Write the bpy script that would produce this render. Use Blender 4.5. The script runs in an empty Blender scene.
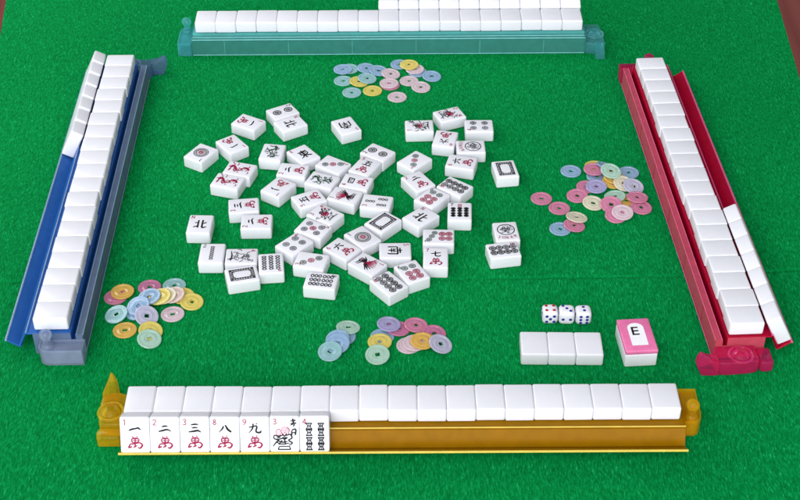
import bpy, bmesh, math, random
from mathutils import Matrix, Vector
random.seed(7)
S=0.022            # one tile width in metres; all layout numbers below are in tile widths
OY=46.0
H=1.276; T=.56
sc=bpy.context.scene; COL=sc.collection
R=math.radians
TILES=[
('wan1',-6.846,53.763,-2.091,'white tile with one black stroke and red character, beside the upper left two-circle tile'),
('wan1',-7.42,52.004,-2.497,'tile with one black stroke and red character, between big-circle tile and upper red dragon tile'),
('dot1',-8.723,51.306,2.605,'leftmost tile of the scattered pile, with one big ringed circle and a small 1'),
('dragong',-5.589,51.358,-0.144,'white tile with a dark green dragon standing upright, left of the east wind tile'),
('dragonr',-6.908,50.066,1.281,'upper tile of the two red dragon tiles lying side by side at left'),
('dragonr',-7.342,49.165,1.275,'lower tile of the two red dragon tiles lying side by side at left'),
('wan2',-4.606,49.963,1.391,'white tile with two black strokes and red character, just below the east wind tile'),
('wan1',-5.16,48.736,2.551,'white tile with one black stroke and red character, right of the two red dragon tiles'),
('windE',-4.218,51.196,0.639,'white tile with large black east character and small red letter, beside an upright dragon tile'),
('dot3',-2.898,50.395,-2.153,'white tile with three small circles in a diagonal, right of the east wind tile'),
('dragong',-3.322,49.223,1.172,'white tile with a dark green dragon lying sideways, below the first three-circle tile'),
('wan5',-3.809,47.907,2.058,"five character tile with red character, left of the centre's red and black bird tile"),
('bam1',-2.319,48.106,1.181,"white tile with red and black bird at the pile's centre, below the four character tile"),
('wan4',-1.857,49.096,1.276,'four character tile with red character, touching the upper side of the centre bird tile'),
('wan5',-1.501,50.252,-0.504,'five character tile with red character, just below the centre two-circle tile'),
('dot2',-0.971,51.319,0.948,"white tile with two large circles, topmost tile of the slanting chain in the pile's centre"),
('windS',-2.41,53.463,-2.706,"white tile with black wind character lying apart at the pile's top, below the far chips"),
('flower1',0.877,53.413,1.612,'white tile with black drawing and red blossom, left of the upper right group of tiles'),
('flower2',2.268,54.386,-1.172,'white flower tile with red drawing and red sign, topmost tile of the upper right group'),
('dot4',3.564,53.426,1.583,'white tile with four circles, rightmost tile of the upper right group'),
('wan6',2.013,52.383,2.945,'upside-down tile with black six and red character, between flower tile and large round emblem tile'),
('joker',3.127,51.757,-1.541,'white tile with large round emblem and red letters at its left, under the four-circle tile'),
('wan6',2.674,50.556,1.323,'white tile with black six and red character lying sideways, just below the round emblem tile'),
('dot3',0.643,50.685,2.389,'white tile with three circles, left of the sideways six character tile at right'),
('wan2',0.776,49.147,0.566,'white tile with two black strokes and red character, directly below the right three-circle tile'),
('dot6',1.339,47.972,-0.684,'white tile with two green and four red circles, upper one, touching the eight-circle tile'),
('dot8',2.332,48.751,0.905,'white tile with eight dark circles, above the seven-bamboo tile on the right side'),
('dragonw',4.551,50.039,0.142,'white tile with a plain black rectangular frame, alone at the right edge of the pile'),
('bam7',2.477,46.974,-0.041,'tile with one red and six dark bamboo sticks, right of the slanted north tile'),
('windN',0.854,46.609,-0.804,'white tile with a black north character turned on its side, left of the seven-bamboo tile'),
('dragonw',-0.701,46.279,-0.739,'white tile with a plain black rectangular frame, tilted in the middle of the pile'),
('bam3',-0.975,47.64,1.384,'white tile with three small bamboo sticks, above the tilted frame tile in the middle'),
('dot1',-1.521,45.248,0.683,'tile with one big ringed circle, below the tilted frame tile in the middle'),
('wan6',-2.316,44.487,0.876,'white tile with black six and red character, left of the middle big-circle tile'),
('bam1',-1.289,43.519,-2.264,'white tile with red and black bird, at the lower middle beside the six character tile'),
('windS',-0.197,44.383,-1.544,'white tile with a black wind character turned sideways, below the middle big-circle tile'),
('dot6',0.462,43.022,0.474,'tile with two green and four red circles, right of the lowest eight-circle tile'),
('dot8',-0.433,42.312,0.679,'lowest tile of the middle chain, white with eight dark circles and small red 8'),
('dot7',1.565,45.267,1.539,'white tile with three green and four red circles, above the seven character tile'),
('wan7',1.415,43.907,-0.032,'white tile with black seven and red character, under the seven-circle tile'),
('joker',4.323,45.613,0.084,'white tile with round emblem above red letters, at the right edge of the pile'),
('dot8',4.134,44.38,-1.39,'white tile with eight dark circles, in front of the emblem tile at the right edge'),
('windN',-8.194,46.142,-0.033,'white tile with upright black north character, leftmost tile in the lower half of the pile'),
('wan3',-6.506,47.427,1.681,'white tile with three black strokes and red character, touching the two character tile at left'),
('wan2',-5.887,46.308,1.581,'white tile with two black strokes and red character, below the three character tile at left'),
('bam2',-7.502,44.211,-0.01,'white tile with one dark bamboo column and small 2, below the upright north tile'),
('flower4',-6.308,44.022,-1.554,'flower tile with black outline drawing, above the frame tile at the lower left'),
('dragonw',-6.185,42.87,1.814,'white tile with a plain black rectangular frame, at the lower left of the pile'),
('bam9',-5.101,43.567,-3.038,'tile with nine dark bamboo sticks in columns, right of the lower left frame tile'),
('dot4',-4.254,44.827,-0.728,'white tile with four circles and small red 4, above the lower three-circle tile'),
('dot3',-3.517,43.731,1.341,'white tile with three circles and small red 3, above the lowest bamboo tile'),
('bam8',-3.07,42.468,-1.724,'white tile with rows of dark bamboo rings, just below the lower three-circle tile'),
('dot5',-3.548,45.826,-2.072,'white tile with four grey circles around a red one, in the middle of the pile'),
('flower3',-3.089,46.784,0.943,'white tile with red blossom and black leaves, above the five-circle tile'),
('dot2',-5.347,54.655,-1.036,"white tile with two large circles, behind a wind tile at the pile's upper left"),
('windN',-4.931,53.657,-1.029,'white tile with black wind character, in front of the upper left two-circle tile'),
]
COINS=[
('rose',-11.078,42.123,0.0,0.0,0.0,"dark pink chip mostly hidden under the orange chip at the lower left pile's left",'loose round chips heaped beside the blue rack'),
('orange',-10.839,42.359,0.078,0.0,0.0,'orange chip lying on the dark pink chip, farthest left in its pile','loose round chips heaped beside the blue rack'),
('pink',-9.836,42.72,0.0,0.0,0.0,'pink chip at the back of the lower left pile, under a blue one','loose round chips heaped beside the blue rack'),
('aqua',-8.879,42.811,0.0,0.0,0.0,'pale aqua chip at the back right of the lower left pile','loose round chips heaped beside the blue rack'),
('yellow',-8.46,42.135,0.044,-0.062,0.075,'yellow chip mostly hidden behind the rightmost yellow chip of the lower left pile','loose round chips heaped beside the blue rack'),
('yellow',-8.071,41.76,0.065,-0.1,0.1,'yellow chip farthest right in the lower left pile','loose round chips heaped beside the blue rack'),
('peach',-8.803,42.058,0.161,0.162,0.062,'peach chip peeking out right of the cream chip, lower left pile','loose round chips heaped beside the blue rack'),
('cream',-9.121,41.982,0.182,0.162,0.062,'cream chip second from the top of the leaning row, lower left pile','loose round chips heaped beside the blue rack'),
('yellow',-9.314,41.883,0.223,0.162,0.062,'pale yellow chip between the cream and blue chips, lower left pile','loose round chips heaped beside the blue rack'),
('blue',-9.705,41.868,0.236,0.162,0.062,'translucent blue chip on top of the leaning row, lower left pile','loose round chips heaped beside the blue rack'),
('blue',-10.095,41.169,0.145,0.225,0.237,'blue chip showing only its lower rim under another blue chip, lower left pile','loose round chips heaped beside the blue rack'),
('blue',-10.047,41.297,0.264,0.225,0.237,'blue chip leaning behind the lilac chip, lower left pile','loose round chips heaped beside the blue rack'),
('aqua',-10.851,40.979,0.112,0.213,0.137,"pale teal chip at the lower left pile's left, above the lone orange chip",'loose round chips heaped beside the blue rack'),
('lilac',-9.659,40.728,0.252,-0.35,0.35,'whitish lilac chip in the middle front of the lower left pile','loose round chips heaped beside the blue rack'),
('blush',-8.731,41.1,0.0,0.0,0.0,'pinkish white chip lying apart at the right of the lower left pile','loose round chips heaped beside the blue rack'),
('orange',-10.423,40.18,0.0,0.0,0.0,'orange chip lying alone at the front left of the lower left pile','loose round chips heaped beside the blue rack'),
('yellow',-9.419,40.023,0.109,-0.188,0.162,'yellow chip under the mint chip at the front of the lower left pile','loose round chips heaped beside the blue rack'),
('mint',-9.407,39.563,0.111,-0.188,0.162,'pale mint chip on a yellow chip, nearest of the lower left pile','loose round chips heaped beside the blue rack'),
('blue',-2.122,39.785,0.0,0.0,0.0,'blue chip showing only a rim behind the mint chip, front centre left stack','loose round chips in front of the yellow rack'),
('mint',-1.971,40.237,0.072,-0.062,-0.15,'pale mint chip, farthest of the front centre left stack','loose round chips in front of the yellow rack'),
('blue',-2.342,39.496,0.118,0.1,0.25,'light blue chip just under the mint chip, front centre left stack','loose round chips in front of the yellow rack'),
('blue',-2.327,39.258,0.139,0.1,0.25,'light blue chip second from the near end of the front centre left stack','loose round chips in front of the yellow rack'),
('aqua',-2.599,38.865,0.106,0.087,0.225,'pale aqua chip nearest the yellow rack in the front centre left stack','loose round chips in front of the yellow rack'),
('blue',-0.676,39.781,0.0,0.0,0.0,'blue chip peeking out behind the yellow chip, front centre stack','loose round chips in front of the yellow rack'),
('pink',-0.076,40.184,0.048,-0.088,-0.062,'pink chip mostly hidden under the violet chip, front centre stack','loose round chips in front of the yellow rack'),
('violet',-0.431,40.329,0.148,-0.088,-0.062,'violet chip at the back of the front centre stack','loose round chips in front of the yellow rack'),
('yellow',-0.763,39.41,0.078,0.0,0.0,'yellow chip between violet and mint chips, front centre stack','loose round chips in front of the yellow rack'),
('mint',-0.839,38.687,0.094,0.025,0.213,'pale mint chip in front of the yellow chip, front centre stack','loose round chips in front of the yellow rack'),
('rose',0.6,40.381,0.052,-0.1,-0.062,'rose chip at the back of the front centre right stack','loose round chips in front of the yellow rack'),
('pink',1.28,39.887,0.062,-0.125,0.062,'pink chip behind the lilac chip, front centre right stack','loose round chips in front of the yellow rack'),
('blush',0.309,39.285,0.0,0.0,0.0,'blush chip at the left end of the front centre right stack','loose round chips in front of the yellow rack'),
('blush',0.54,39.343,0.078,0.0,0.0,'pale blush chip between another blush chip and the orange one, front centre right stack','loose round chips in front of the yellow rack'),
('orange',0.834,39.352,0.17,-0.025,0.037,'orange chip in the middle of the front centre right stack','loose round chips in front of the yellow rack'),
('lilac',1.495,39.203,0.155,-0.325,0.137,'pale lilac chip at the right end of the front centre right stack','loose round chips in front of the yellow rack'),
('aqua',-2.443,59.254,0.0,0.0,0.0,'pale aqua chip peeking out right of the leftmost blue chip, far pile','loose round chips heaped before the teal rack'),
('blue',-2.75,59.08,0.078,0.0,0.0,'blue chip farthest left in the far pile','loose round chips heaped before the teal rack'),
('blue',-1.615,59.239,0.044,-0.088,0.013,'blue chip at the back middle of the far pile','loose round chips heaped before the teal rack'),
('blue',-1.022,58.985,0.059,-0.125,0.037,'light blue chip right of the back middle blue chip, far pile','loose round chips heaped before the teal rack'),
('blush',-0.432,58.698,0.057,-0.125,0.025,'blush chip half hidden behind the light blue chip, far pile','loose round chips heaped before the teal rack'),
('blue',-0.001,59.658,0.0,0.0,0.0,'blue chip mostly under the back yellow chip, far pile','loose round chips heaped before the teal rack'),
('blue',0.861,58.939,0.0,0.0,0.0,'blue chip showing only a rim under the back white chip, far pile','loose round chips heaped before the teal rack'),
('blush',0.728,59.097,0.078,0.0,0.0,'whitish chip just in front of the back yellow chip, far pile','loose round chips heaped before the teal rack'),
('yellow',0.455,59.379,0.156,0.0,0.0,'yellow chip at the very back of the far pile','loose round chips heaped before the teal rack'),
('blue',1.534,58.49,0.043,-0.075,0.062,'blue chip farthest right in the far pile','loose round chips heaped before the teal rack'),
('aqua',-2.7,58.144,0.0,0.0,0.0,'pale aqua chip at the left, below the leftmost blue chip, far pile','loose round chips heaped before the teal rack'),
('yellow',-1.942,58.009,0.045,-0.1,0.013,'yellow chip mostly hidden under the aqua chip, far pile','loose round chips heaped before the teal rack'),
('aqua',-1.558,58.234,0.087,-0.1,0.013,'aqua chip on a yellow chip in the left middle of the far pile','loose round chips heaped before the teal rack'),
('rose',-0.452,57.752,0.0,0.0,0.0,'rose chip showing only a rim under the blush chip, far pile','loose round chips heaped before the teal rack'),
('blush',-0.506,57.792,0.078,0.0,0.0,'blush chip in the centre of the far pile, over the rose rim','loose round chips heaped before the teal rack'),
('blush',0.448,58.122,0.0,0.0,0.0,'blush white chip right of the centre of the far pile','loose round chips heaped before the teal rack'),
('blush',0.999,57.501,0.043,-0.075,0.062,'blush chip below the rightmost blue chip of the far pile','loose round chips heaped before the teal rack'),
('aqua',-2.267,57.089,0.0,0.0,0.0,'aqua chip at the front left of the far pile','loose round chips heaped before the teal rack'),
('yellow',-1.287,57.247,0.0,0.0,0.0,'yellow chip at the front of the far pile, with a dark hole','loose round chips heaped before the teal rack'),
('blush',-0.119,56.677,0.0,0.0,0.0,'blush chip nearest the camera in the far pile','loose round chips heaped before the teal rack'),
('blue',7.464,50.591,0.0,0.0,0.0,'blue chip lying apart at the back left of the right pile','loose round chips heaped beside the red rack'),
('blue',8.557,50.2,0.0,0.0,0.0,'blue chip mostly hidden under the heap, back of the right pile','loose round chips heaped beside the red rack'),
('yellow',8.549,50.922,0.05,0.0,-0.112,'yellow chip at the very back of the right pile','loose round chips heaped beside the red rack'),
('rose',8.449,50.479,0.178,0.0,0.0,'rose chip in front of the back yellow chip, right pile','loose round chips heaped beside the red rack'),
('blue',9.97,50.482,0.0,0.0,0.0,'blue chip at the back right of the right pile','loose round chips heaped beside the red rack'),
('orange',9.179,49.71,0.044,-0.075,0.062,'orange chip showing below the mint chip, centre of the right pile','loose round chips heaped beside the red rack'),
('orange',9.256,49.942,0.13,-0.075,0.062,'orange chip just under the top mint chip, right pile','loose round chips heaped beside the red rack'),
('cream',9.61,49.49,0.128,-0.188,0.213,'cream chip mostly under the lilac chip, right pile','loose round chips heaped beside the red rack'),
('blue',9.001,50.648,0.232,-0.3,-0.312,'light blue chip under the top mint chip, right pile','loose round chips heaped beside the red rack'),
('mint',9.101,50.035,0.408,-0.175,0.175,'pale mint chip on top of the right pile','loose round chips heaped beside the red rack'),
('lilac',10.014,49.319,0.11,-0.163,0.188,'whitish lilac chip at the right side of the right pile','loose round chips heaped beside the red rack'),
('rose',8.038,49.424,0.0,0.0,0.0,'rose chip showing only a rim left of the violet chip, right pile','loose round chips heaped beside the red rack'),
('violet',8.421,49.287,0.113,0.05,0.062,'violet chip in the middle of the right pile','loose round chips heaped beside the red rack'),
('rose',7.556,48.716,0.041,0.05,0.075,'rose chip left of the violet chip in the right pile','loose round chips heaped beside the red rack'),
('orange',9.609,48.423,0.0,0.0,0.0,'orange chip peeking out between mint and rose chips, right pile','loose round chips heaped beside the red rack'),
('mint',9.145,48.633,0.067,0.137,-0.062,'pale mint chip in the middle front of the right pile','loose round chips heaped beside the red rack'),
('rose',10.159,47.872,0.045,-0.062,0.075,'rose chip at the far right bottom of the right pile','loose round chips heaped beside the red rack'),
('rose',10.065,48.451,0.148,-0.037,-0.088,'bright rose chip just above the rightmost rose chip, right pile','loose round chips heaped beside the red rack'),
('cream',8.165,48.163,0.064,-0.088,0.112,'cream chip with green hole, front middle of the right pile','loose round chips heaped beside the red rack'),
('rose',8.9,47.98,0.124,0.025,0.262,'rose chip behind the front blush chip, right pile','loose round chips heaped beside the red rack'),
('rose',9.021,47.279,0.071,0.013,0.15,'rose chip under the front blush chip, right pile','loose round chips heaped beside the red rack'),
('blush',9.3,47.363,0.165,0.013,0.15,'blush chip at the front of the right pile, on two rose chips','loose round chips heaped beside the red rack'),
('rose',6.018,48.571,0.0,0.0,0.0,'rose chip farthest left on the felt beside the right pile','loose round chips heaped beside the red rack'),
('rose',6.715,47.877,0.0,0.0,0.0,'second rose chip from the left beside the right pile','loose round chips heaped beside the red rack'),
('blue',6.625,46.439,0.0,0.0,0.0,'blue chip nearest the camera beside the right pile','loose round chips heaped beside the red rack'),
('rose',7.211,46.609,0.057,-0.125,-0.025,'rose chip sandwiched between cream and blue chips, front left of the right pile','loose round chips heaped beside the red rack'),
('cream',7.362,47.126,0.092,-0.137,-0.15,'cream chip at the front left of the right pile, over rose chip','loose round chips heaped beside the red rack'),
]

# ---------------------------------------------------------------- materials
def srgb(r,g,b):
    f=lambda c:(c/255/12.92) if c/255<=.04045 else ((c/255+.055)/1.055)**2.4
    return (f(r),f(g),f(b),1)
def nm(name):
    m=bpy.data.materials.new(name); m.use_nodes=True
    nt=m.node_tree; b=nt.nodes['Principled BSDF']; return m,nt,b
def noise(nt,scale,detail=3,rough=.5,vec=None,dist=0):
    n=nt.nodes.new('ShaderNodeTexNoise'); n.inputs['Scale'].default_value=scale; n.inputs['Detail'].default_value=detail
    n.inputs['Roughness'].default_value=rough; n.inputs['Distortion'].default_value=dist
    if vec: nt.links.new(vec,n.inputs['Vector'])
    return n
def ramp(nt,src,stops):
    r=nt.nodes.new('ShaderNodeValToRGB'); e=r.color_ramp.elements
    while len(e)<len(stops): e.new(.5)
    for k,(p,c) in enumerate(stops): e[k].position=p; e[k].color=c
    nt.links.new(src,r.inputs['Fac']); return r
def mapr(nt,src,a,b,c,d):
    r=nt.nodes.new('ShaderNodeMapRange'); 
    for k,v in zip(('From Min','From Max','To Min','To Max'),(a,b,c,d)): r.inputs[k].default_value=v
    nt.links.new(src,r.inputs['Value']); return r
def objcoord(nt):
    t=nt.nodes.new('ShaderNodeTexCoord'); return t.outputs['Object']
def mat_tile():
    m,nt,b=nm('tile_melamine')
    n=noise(nt,90,4,.6,objcoord(nt))
    r=ramp(nt,n.outputs['Fac'],[(.3,srgb(224,224,230)),(.7,srgb(228,228,233))])
    oi=nt.nodes.new('ShaderNodeObjectInfo'); tv=mapr(nt,oi.outputs['Random'],0,1,.955,1.02); sv=nt.nodes.new('ShaderNodeVectorMath'); sv.operation='SCALE'; nt.links.new(r.outputs['Color'],sv.inputs[0]); nt.links.new(tv.outputs[0],sv.inputs['Scale']); nt.links.new(sv.outputs[0],b.inputs['Base Color'])
    q=mapr(nt,n.outputs['Fac'],.3,.7,.31,.35); nt.links.new(q.outputs[0],b.inputs['Roughness'])
    b.inputs['Specular IOR Level'].default_value=.45
    b.inputs['Subsurface Weight'].default_value=.12; b.inputs['Subsurface Radius'].default_value=(.003,.003,.003); b.inputs['Subsurface Scale'].default_value=.6
    return m
def mat_ink(name,c,rough=.45):
    m,nt,b=nm(name); n=noise(nt,900,2,.5,objcoord(nt))
    c2=tuple(min(1,x*1.4+.006) for x in c[:3])+(1,)
    r=ramp(nt,n.outputs['Fac'],[(.35,c),(.75,c2)])
    nt.links.new(r.outputs['Color'],b.inputs['Base Color']); b.inputs['Roughness'].default_value=rough; b.inputs['Specular IOR Level'].default_value=.15
    return m
def mat_plastic(name,c,tint,fac=.55,rough=.12,bump=0.0,glow=.35,coat=.08,wob=.12):
    """tinted, see-through moulded plastic: surface colour + light scattered through + clear view through"""
    m,nt,b=nm(name); L=nt.links
    n=noise(nt,120,3,.55,objcoord(nt))
    c1=tuple(x*.86 for x in c[:3])+(1,)
    r=ramp(nt,n.outputs['Fac'],[(.3,c1),(.7,c)])
    L.new(r.outputs['Color'],b.inputs['Base Color'])
    b.inputs['Roughness'].default_value=rough; b.inputs['IOR'].default_value=1.5; b.inputs['Specular IOR Level'].default_value=.25
    b.inputs['Coat Weight'].default_value=coat; b.inputs['Coat Roughness'].default_value=.05
    bn=nt.nodes.new('ShaderNodeBump'); bn.inputs['Strength'].default_value=bump or wob; bn.inputs['Distance'].default_value=.0012
    n2=noise(nt,420 if bump else 70,2,.5,objcoord(nt)); L.new(n2.outputs['Fac'],bn.inputs['Height']); L.new(bn.outputs['Normal'],b.inputs['Normal'])
    tl=nt.nodes.new('ShaderNodeBsdfTranslucent'); L.new(r.outputs['Color'],tl.inputs['Color'])
    m1=nt.nodes.new('ShaderNodeMixShader'); m1.inputs['Fac'].default_value=glow; L.new(b.outputs[0],m1.inputs[1]); L.new(tl.outputs[0],m1.inputs[2])
    tr=nt.nodes.new('ShaderNodeBsdfTransparent'); tr.inputs['Color'].default_value=tint
    fr_=nt.nodes.new('ShaderNodeFresnel'); fr_.inputs['IOR'].default_value=1.45
    fm=mapr(nt,fr_.outputs[0],.03,.5,fac,min(1,fac+.35))
    mx=nt.nodes.new('ShaderNodeMixShader'); L.new(fm.outputs[0],mx.inputs['Fac'])
    L.new(tr.outputs[0],mx.inputs[1]); L.new(m1.outputs[0],mx.inputs[2])
    L.new(mx.outputs[0],nt.nodes['Material Output'].inputs['Surface'])
    return m
M={}
M['tile']=mat_tile()
M['black']=mat_ink('black_ink',srgb(22,22,26)); M['red']=mat_ink('crimson_ink',srgb(140,22,62)); M['green']=mat_ink('dark_green_ink',srgb(52,74,66))
M['grey']=mat_ink('grey_ink',srgb(70,72,78)); M['blue']=mat_ink('blue_ink',srgb(45,50,130)); M['pip_red']=mat_ink('red_ink',srgb(160,30,35)); M['pink_ink']=mat_ink('pale_pink_ink',srgb(225,175,185))
CH=dict(blue=(168,205,236),aqua=(172,222,226),mint=(200,236,218),lilac=(218,216,238),violet=(196,188,232),rose=(238,146,184),pink=(228,130,178),orange=(248,206,84),yellow=(250,232,112),cream=(248,242,218),blush=(246,224,232),peach=(242,218,210))
for k,v in CH.items():
    c=tuple(.08+.92*x for x in srgb(*v)[:3])+(1,); M['chip_'+k]=mat_plastic('chip_plastic_'+k,c,tuple(.4+.6*x for x in c[:3])+(1,),.7,.2,.1,.22,.7)
def felt_mat():
    m,nt,b=nm('green_felt'); L=nt.links
    oc=objcoord(nt)
    # slowly turning nap direction
    warp=noise(nt,9,2,.5,oc)
    sub=nt.nodes.new('ShaderNodeVectorMath'); sub.operation='SUBTRACT'; sub.inputs[1].default_value=(.5,.5,.5); L.new(warp.outputs['Color'],sub.inputs[0])
    mul=nt.nodes.new('ShaderNodeVectorMath'); mul.operation='SCALE'; mul.inputs['Scale'].default_value=.016; L.new(sub.outputs[0],mul.inputs[0])
    add=nt.nodes.new('ShaderNodeVectorMath'); add.operation='ADD'; L.new(oc,add.inputs[0]); L.new(mul.outputs[0],add.inputs[1])
    mp=nt.nodes.new('ShaderNodeMapping'); mp.inputs['Rotation'].default_value=(0,0,R(14)); mp.inputs['Scale'].default_value=(1,.2,1); L.new(add.outputs[0],mp.inputs['Vector'])
    n1=noise(nt,940,3,.62,mp.outputs[0],.1)
    mp2=nt.nodes.new('ShaderNodeMapping'); mp2.inputs['Rotation'].default_value=(0,0,R(-16)); mp2.inputs['Scale'].default_value=(1,.24,1); L.new(add.outputs[0],mp2.inputs['Vector'])
    n2=noise(nt,720,3,.6,mp2.outputs[0],.15)
    big=noise(nt,4,3,.5,oc); fine=noise(nt,2600,2,.6,oc)
    mx=nt.nodes.new('ShaderNodeMath'); mx.operation='MAXIMUM'; L.new(n1.outputs['Fac'],mx.inputs[0])
    q=nt.nodes.new('ShaderNodeMath'); q.operation='MULTIPLY'; q.inputs[1].default_value=.97; L.new(n2.outputs['Fac'],q.inputs[0]); L.new(q.outputs[0],mx.inputs[1])
    base=ramp(nt,mx.outputs[0],[(.38,srgb(0,98,43)),(.53,srgb(0,123,56)),(.66,srgb(8,148,76)),(.78,srgb(66,198,130))])
    g=mapr(nt,big.outputs['Fac'],.3,.7,.92,1.08)
    mm=nt.nodes.new('ShaderNodeVectorMath'); mm.operation='SCALE'; L.new(base.outputs['Color'],mm.inputs[0]); L.new(g.outputs[0],mm.inputs['Scale'])
    L.new(mm.outputs[0],b.inputs['Base Color'])
    b.inputs['Roughness'].default_value=.9; b.inputs['Specular IOR Level'].default_value=.04
    b.inputs['Sheen Weight'].default_value=.08; b.inputs['Sheen Tint'].default_value=srgb(60,210,130); b.inputs['Sheen Roughness'].default_value=.4
    ad=nt.nodes.new('ShaderNodeMath'); ad.operation='MULTIPLY_ADD'; ad.inputs[1].default_value=.25; L.new(fine.outputs['Fac'],ad.inputs[0]); L.new(mx.outputs[0],ad.inputs[2])
    bp=nt.nodes.new('ShaderNodeBump'); bp.inputs['Strength'].default_value=.5; bp.inputs['Distance'].default_value=.0012
    L.new(ad.outputs[0],bp.inputs['Height']); L.new(bp.outputs['Normal'],b.inputs['Normal'])
    return m
def wood_mat(name,a,b_,scale=14,rough=.5):
    m,nt,b=nm(name); oc=objcoord(nt)
    mp=nt.nodes.new('ShaderNodeMapping'); mp.inputs['Scale'].default_value=(6,.6,1); nt.links.new(oc,mp.inputs['Vector'])
    n=noise(nt,scale,5,.6,mp.outputs[0],1.2); r=ramp(nt,n.outputs['Fac'],[(.3,a),(.7,b_)])
    nt.links.new(r.outputs['Color'],b.inputs['Base Color']); b.inputs['Roughness'].default_value=rough
    return m
# ---------------------------------------------------------------- helpers
def place(x,y,z=0): return Vector((x*S,(y-OY)*S,z*S))
def link(name,bm,mats,parent=None,smooth=True):
    me=bpy.data.meshes.new(name); bm.to_mesh(me); bm.free()
    for m in (mats if isinstance(mats,(list,tuple)) else [mats]): me.materials.append(m)
    if smooth:
        for p in me.polygons: p.use_smooth=True
    o=bpy.data.objects.new(name,me); COL.objects.link(o)
    if parent: o.parent=parent
    return o
def tag(o,label=None,cat=None,group=None,kind=None):
    if label: o['label']=label
    if cat: o['category']=cat
    if group: o['group']=group
    if kind: o['kind']=kind
    return o
def empty(name,loc,rz=0):
    o=bpy.data.objects.new(name,None); o.empty_display_size=.01; COL.objects.link(o); o.location=loc; o.rotation_euler=(0,0,rz); return o
def clone(o,parent=None):
    c=o.copy(); COL.objects.link(c); c.parent=parent; return c
def box_bm(x0,x1,y0,y1,z0,z1,bev=0,seg=2,bm=None):
    """axis box in tile widths"""
    own=bm is None
    b=bmesh.new()
    bmesh.ops.create_cube(b,size=1)
    for v in b.verts: v.co=Vector(((x0+x1)/2+v.co.x*(x1-x0),(y0+y1)/2+v.co.y*(y1-y0),(z0+z1)/2+v.co.z*(z1-z0)))*S
    if bev: bmesh.ops.bevel(b,geom=list(b.edges),offset=bev*S,segments=seg,profile=.5,affect='EDGES')
    if own: return b
    me=bpy.data.meshes.new('tmp'); b.to_mesh(me); b.free(); bm.from_mesh(me); bpy.data.meshes.remove(me); return bm
def smooth_by_angle(o,deg=35):
    me=o.data
    b=bmesh.new(); b.from_mesh(me)
    for e in b.edges:
        if len(e.link_faces)==2 and e.calc_face_angle(0)>R(deg): e.smooth=False
    b.to_mesh(me); b.free()
def prism_x(poly,x0,x1,bm):
    """closed (y,z) polygon swept along x"""
    a=[bm.verts.new(Vector((x0,y,z))*S) for y,z in poly]; c=[bm.verts.new(Vector((x1,y,z))*S) for y,z in poly]
    n=len(poly)
    f=[bm.faces.new(a[::-1]),bm.faces.new(c)]
    for i in range(n): f.append(bm.faces.new((a[i],a[(i+1)%n],c[(i+1)%n],c[i])))
    return bm
def prism_z(poly,z0,z1,bm,bev=0):
    b=bmesh.new()
    a=[b.verts.new(Vector((x,y,z0))*S) for x,y in poly]; c=[b.verts.new(Vector((x,y,z1))*S) for x,y in poly]
    n=len(poly); b.faces.new(a[::-1]); b.faces.new(c)
    for i in range(n): b.faces.new((a[i],a[(i+1)%n],c[(i+1)%n],c[i]))
    bmesh.ops.recalc_face_normals(b,faces=b.faces)
    if bev: bmesh.ops.bevel(b,geom=list(b.edges),offset=bev*S,segments=3,profile=.5,affect='EDGES')
    me=bpy.data.meshes.new('tmp'); b.to_mesh(me); b.free(); bm.from_mesh(me); bpy.data.meshes.remove(me); return bm
def lathe(prof,cx,cy,bm,n=28):
    rings=[]
    for r,z in prof:
        if r<1e-6: rings.append([bm.verts.new(Vector((cx,cy,z))*S)])
        else: rings.append([bm.verts.new(Vector((cx+r*math.cos(2*math.pi*k/n),cy+r*math.sin(2*math.pi*k/n),z))*S) for k in range(n)])
    for a,b in zip(rings,rings[1:]):
        for k in range(n):
            j=(k+1)%n
            if len(a)==1 and len(b)>1: bm.faces.new((a[0],b[k],b[j]))
            elif len(b)==1 and len(a)>1: bm.faces.new((a[k],a[j],b[0]))
            elif len(a)>1: bm.faces.new((a[k],a[j],b[j],b[k]))
    return bm
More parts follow.
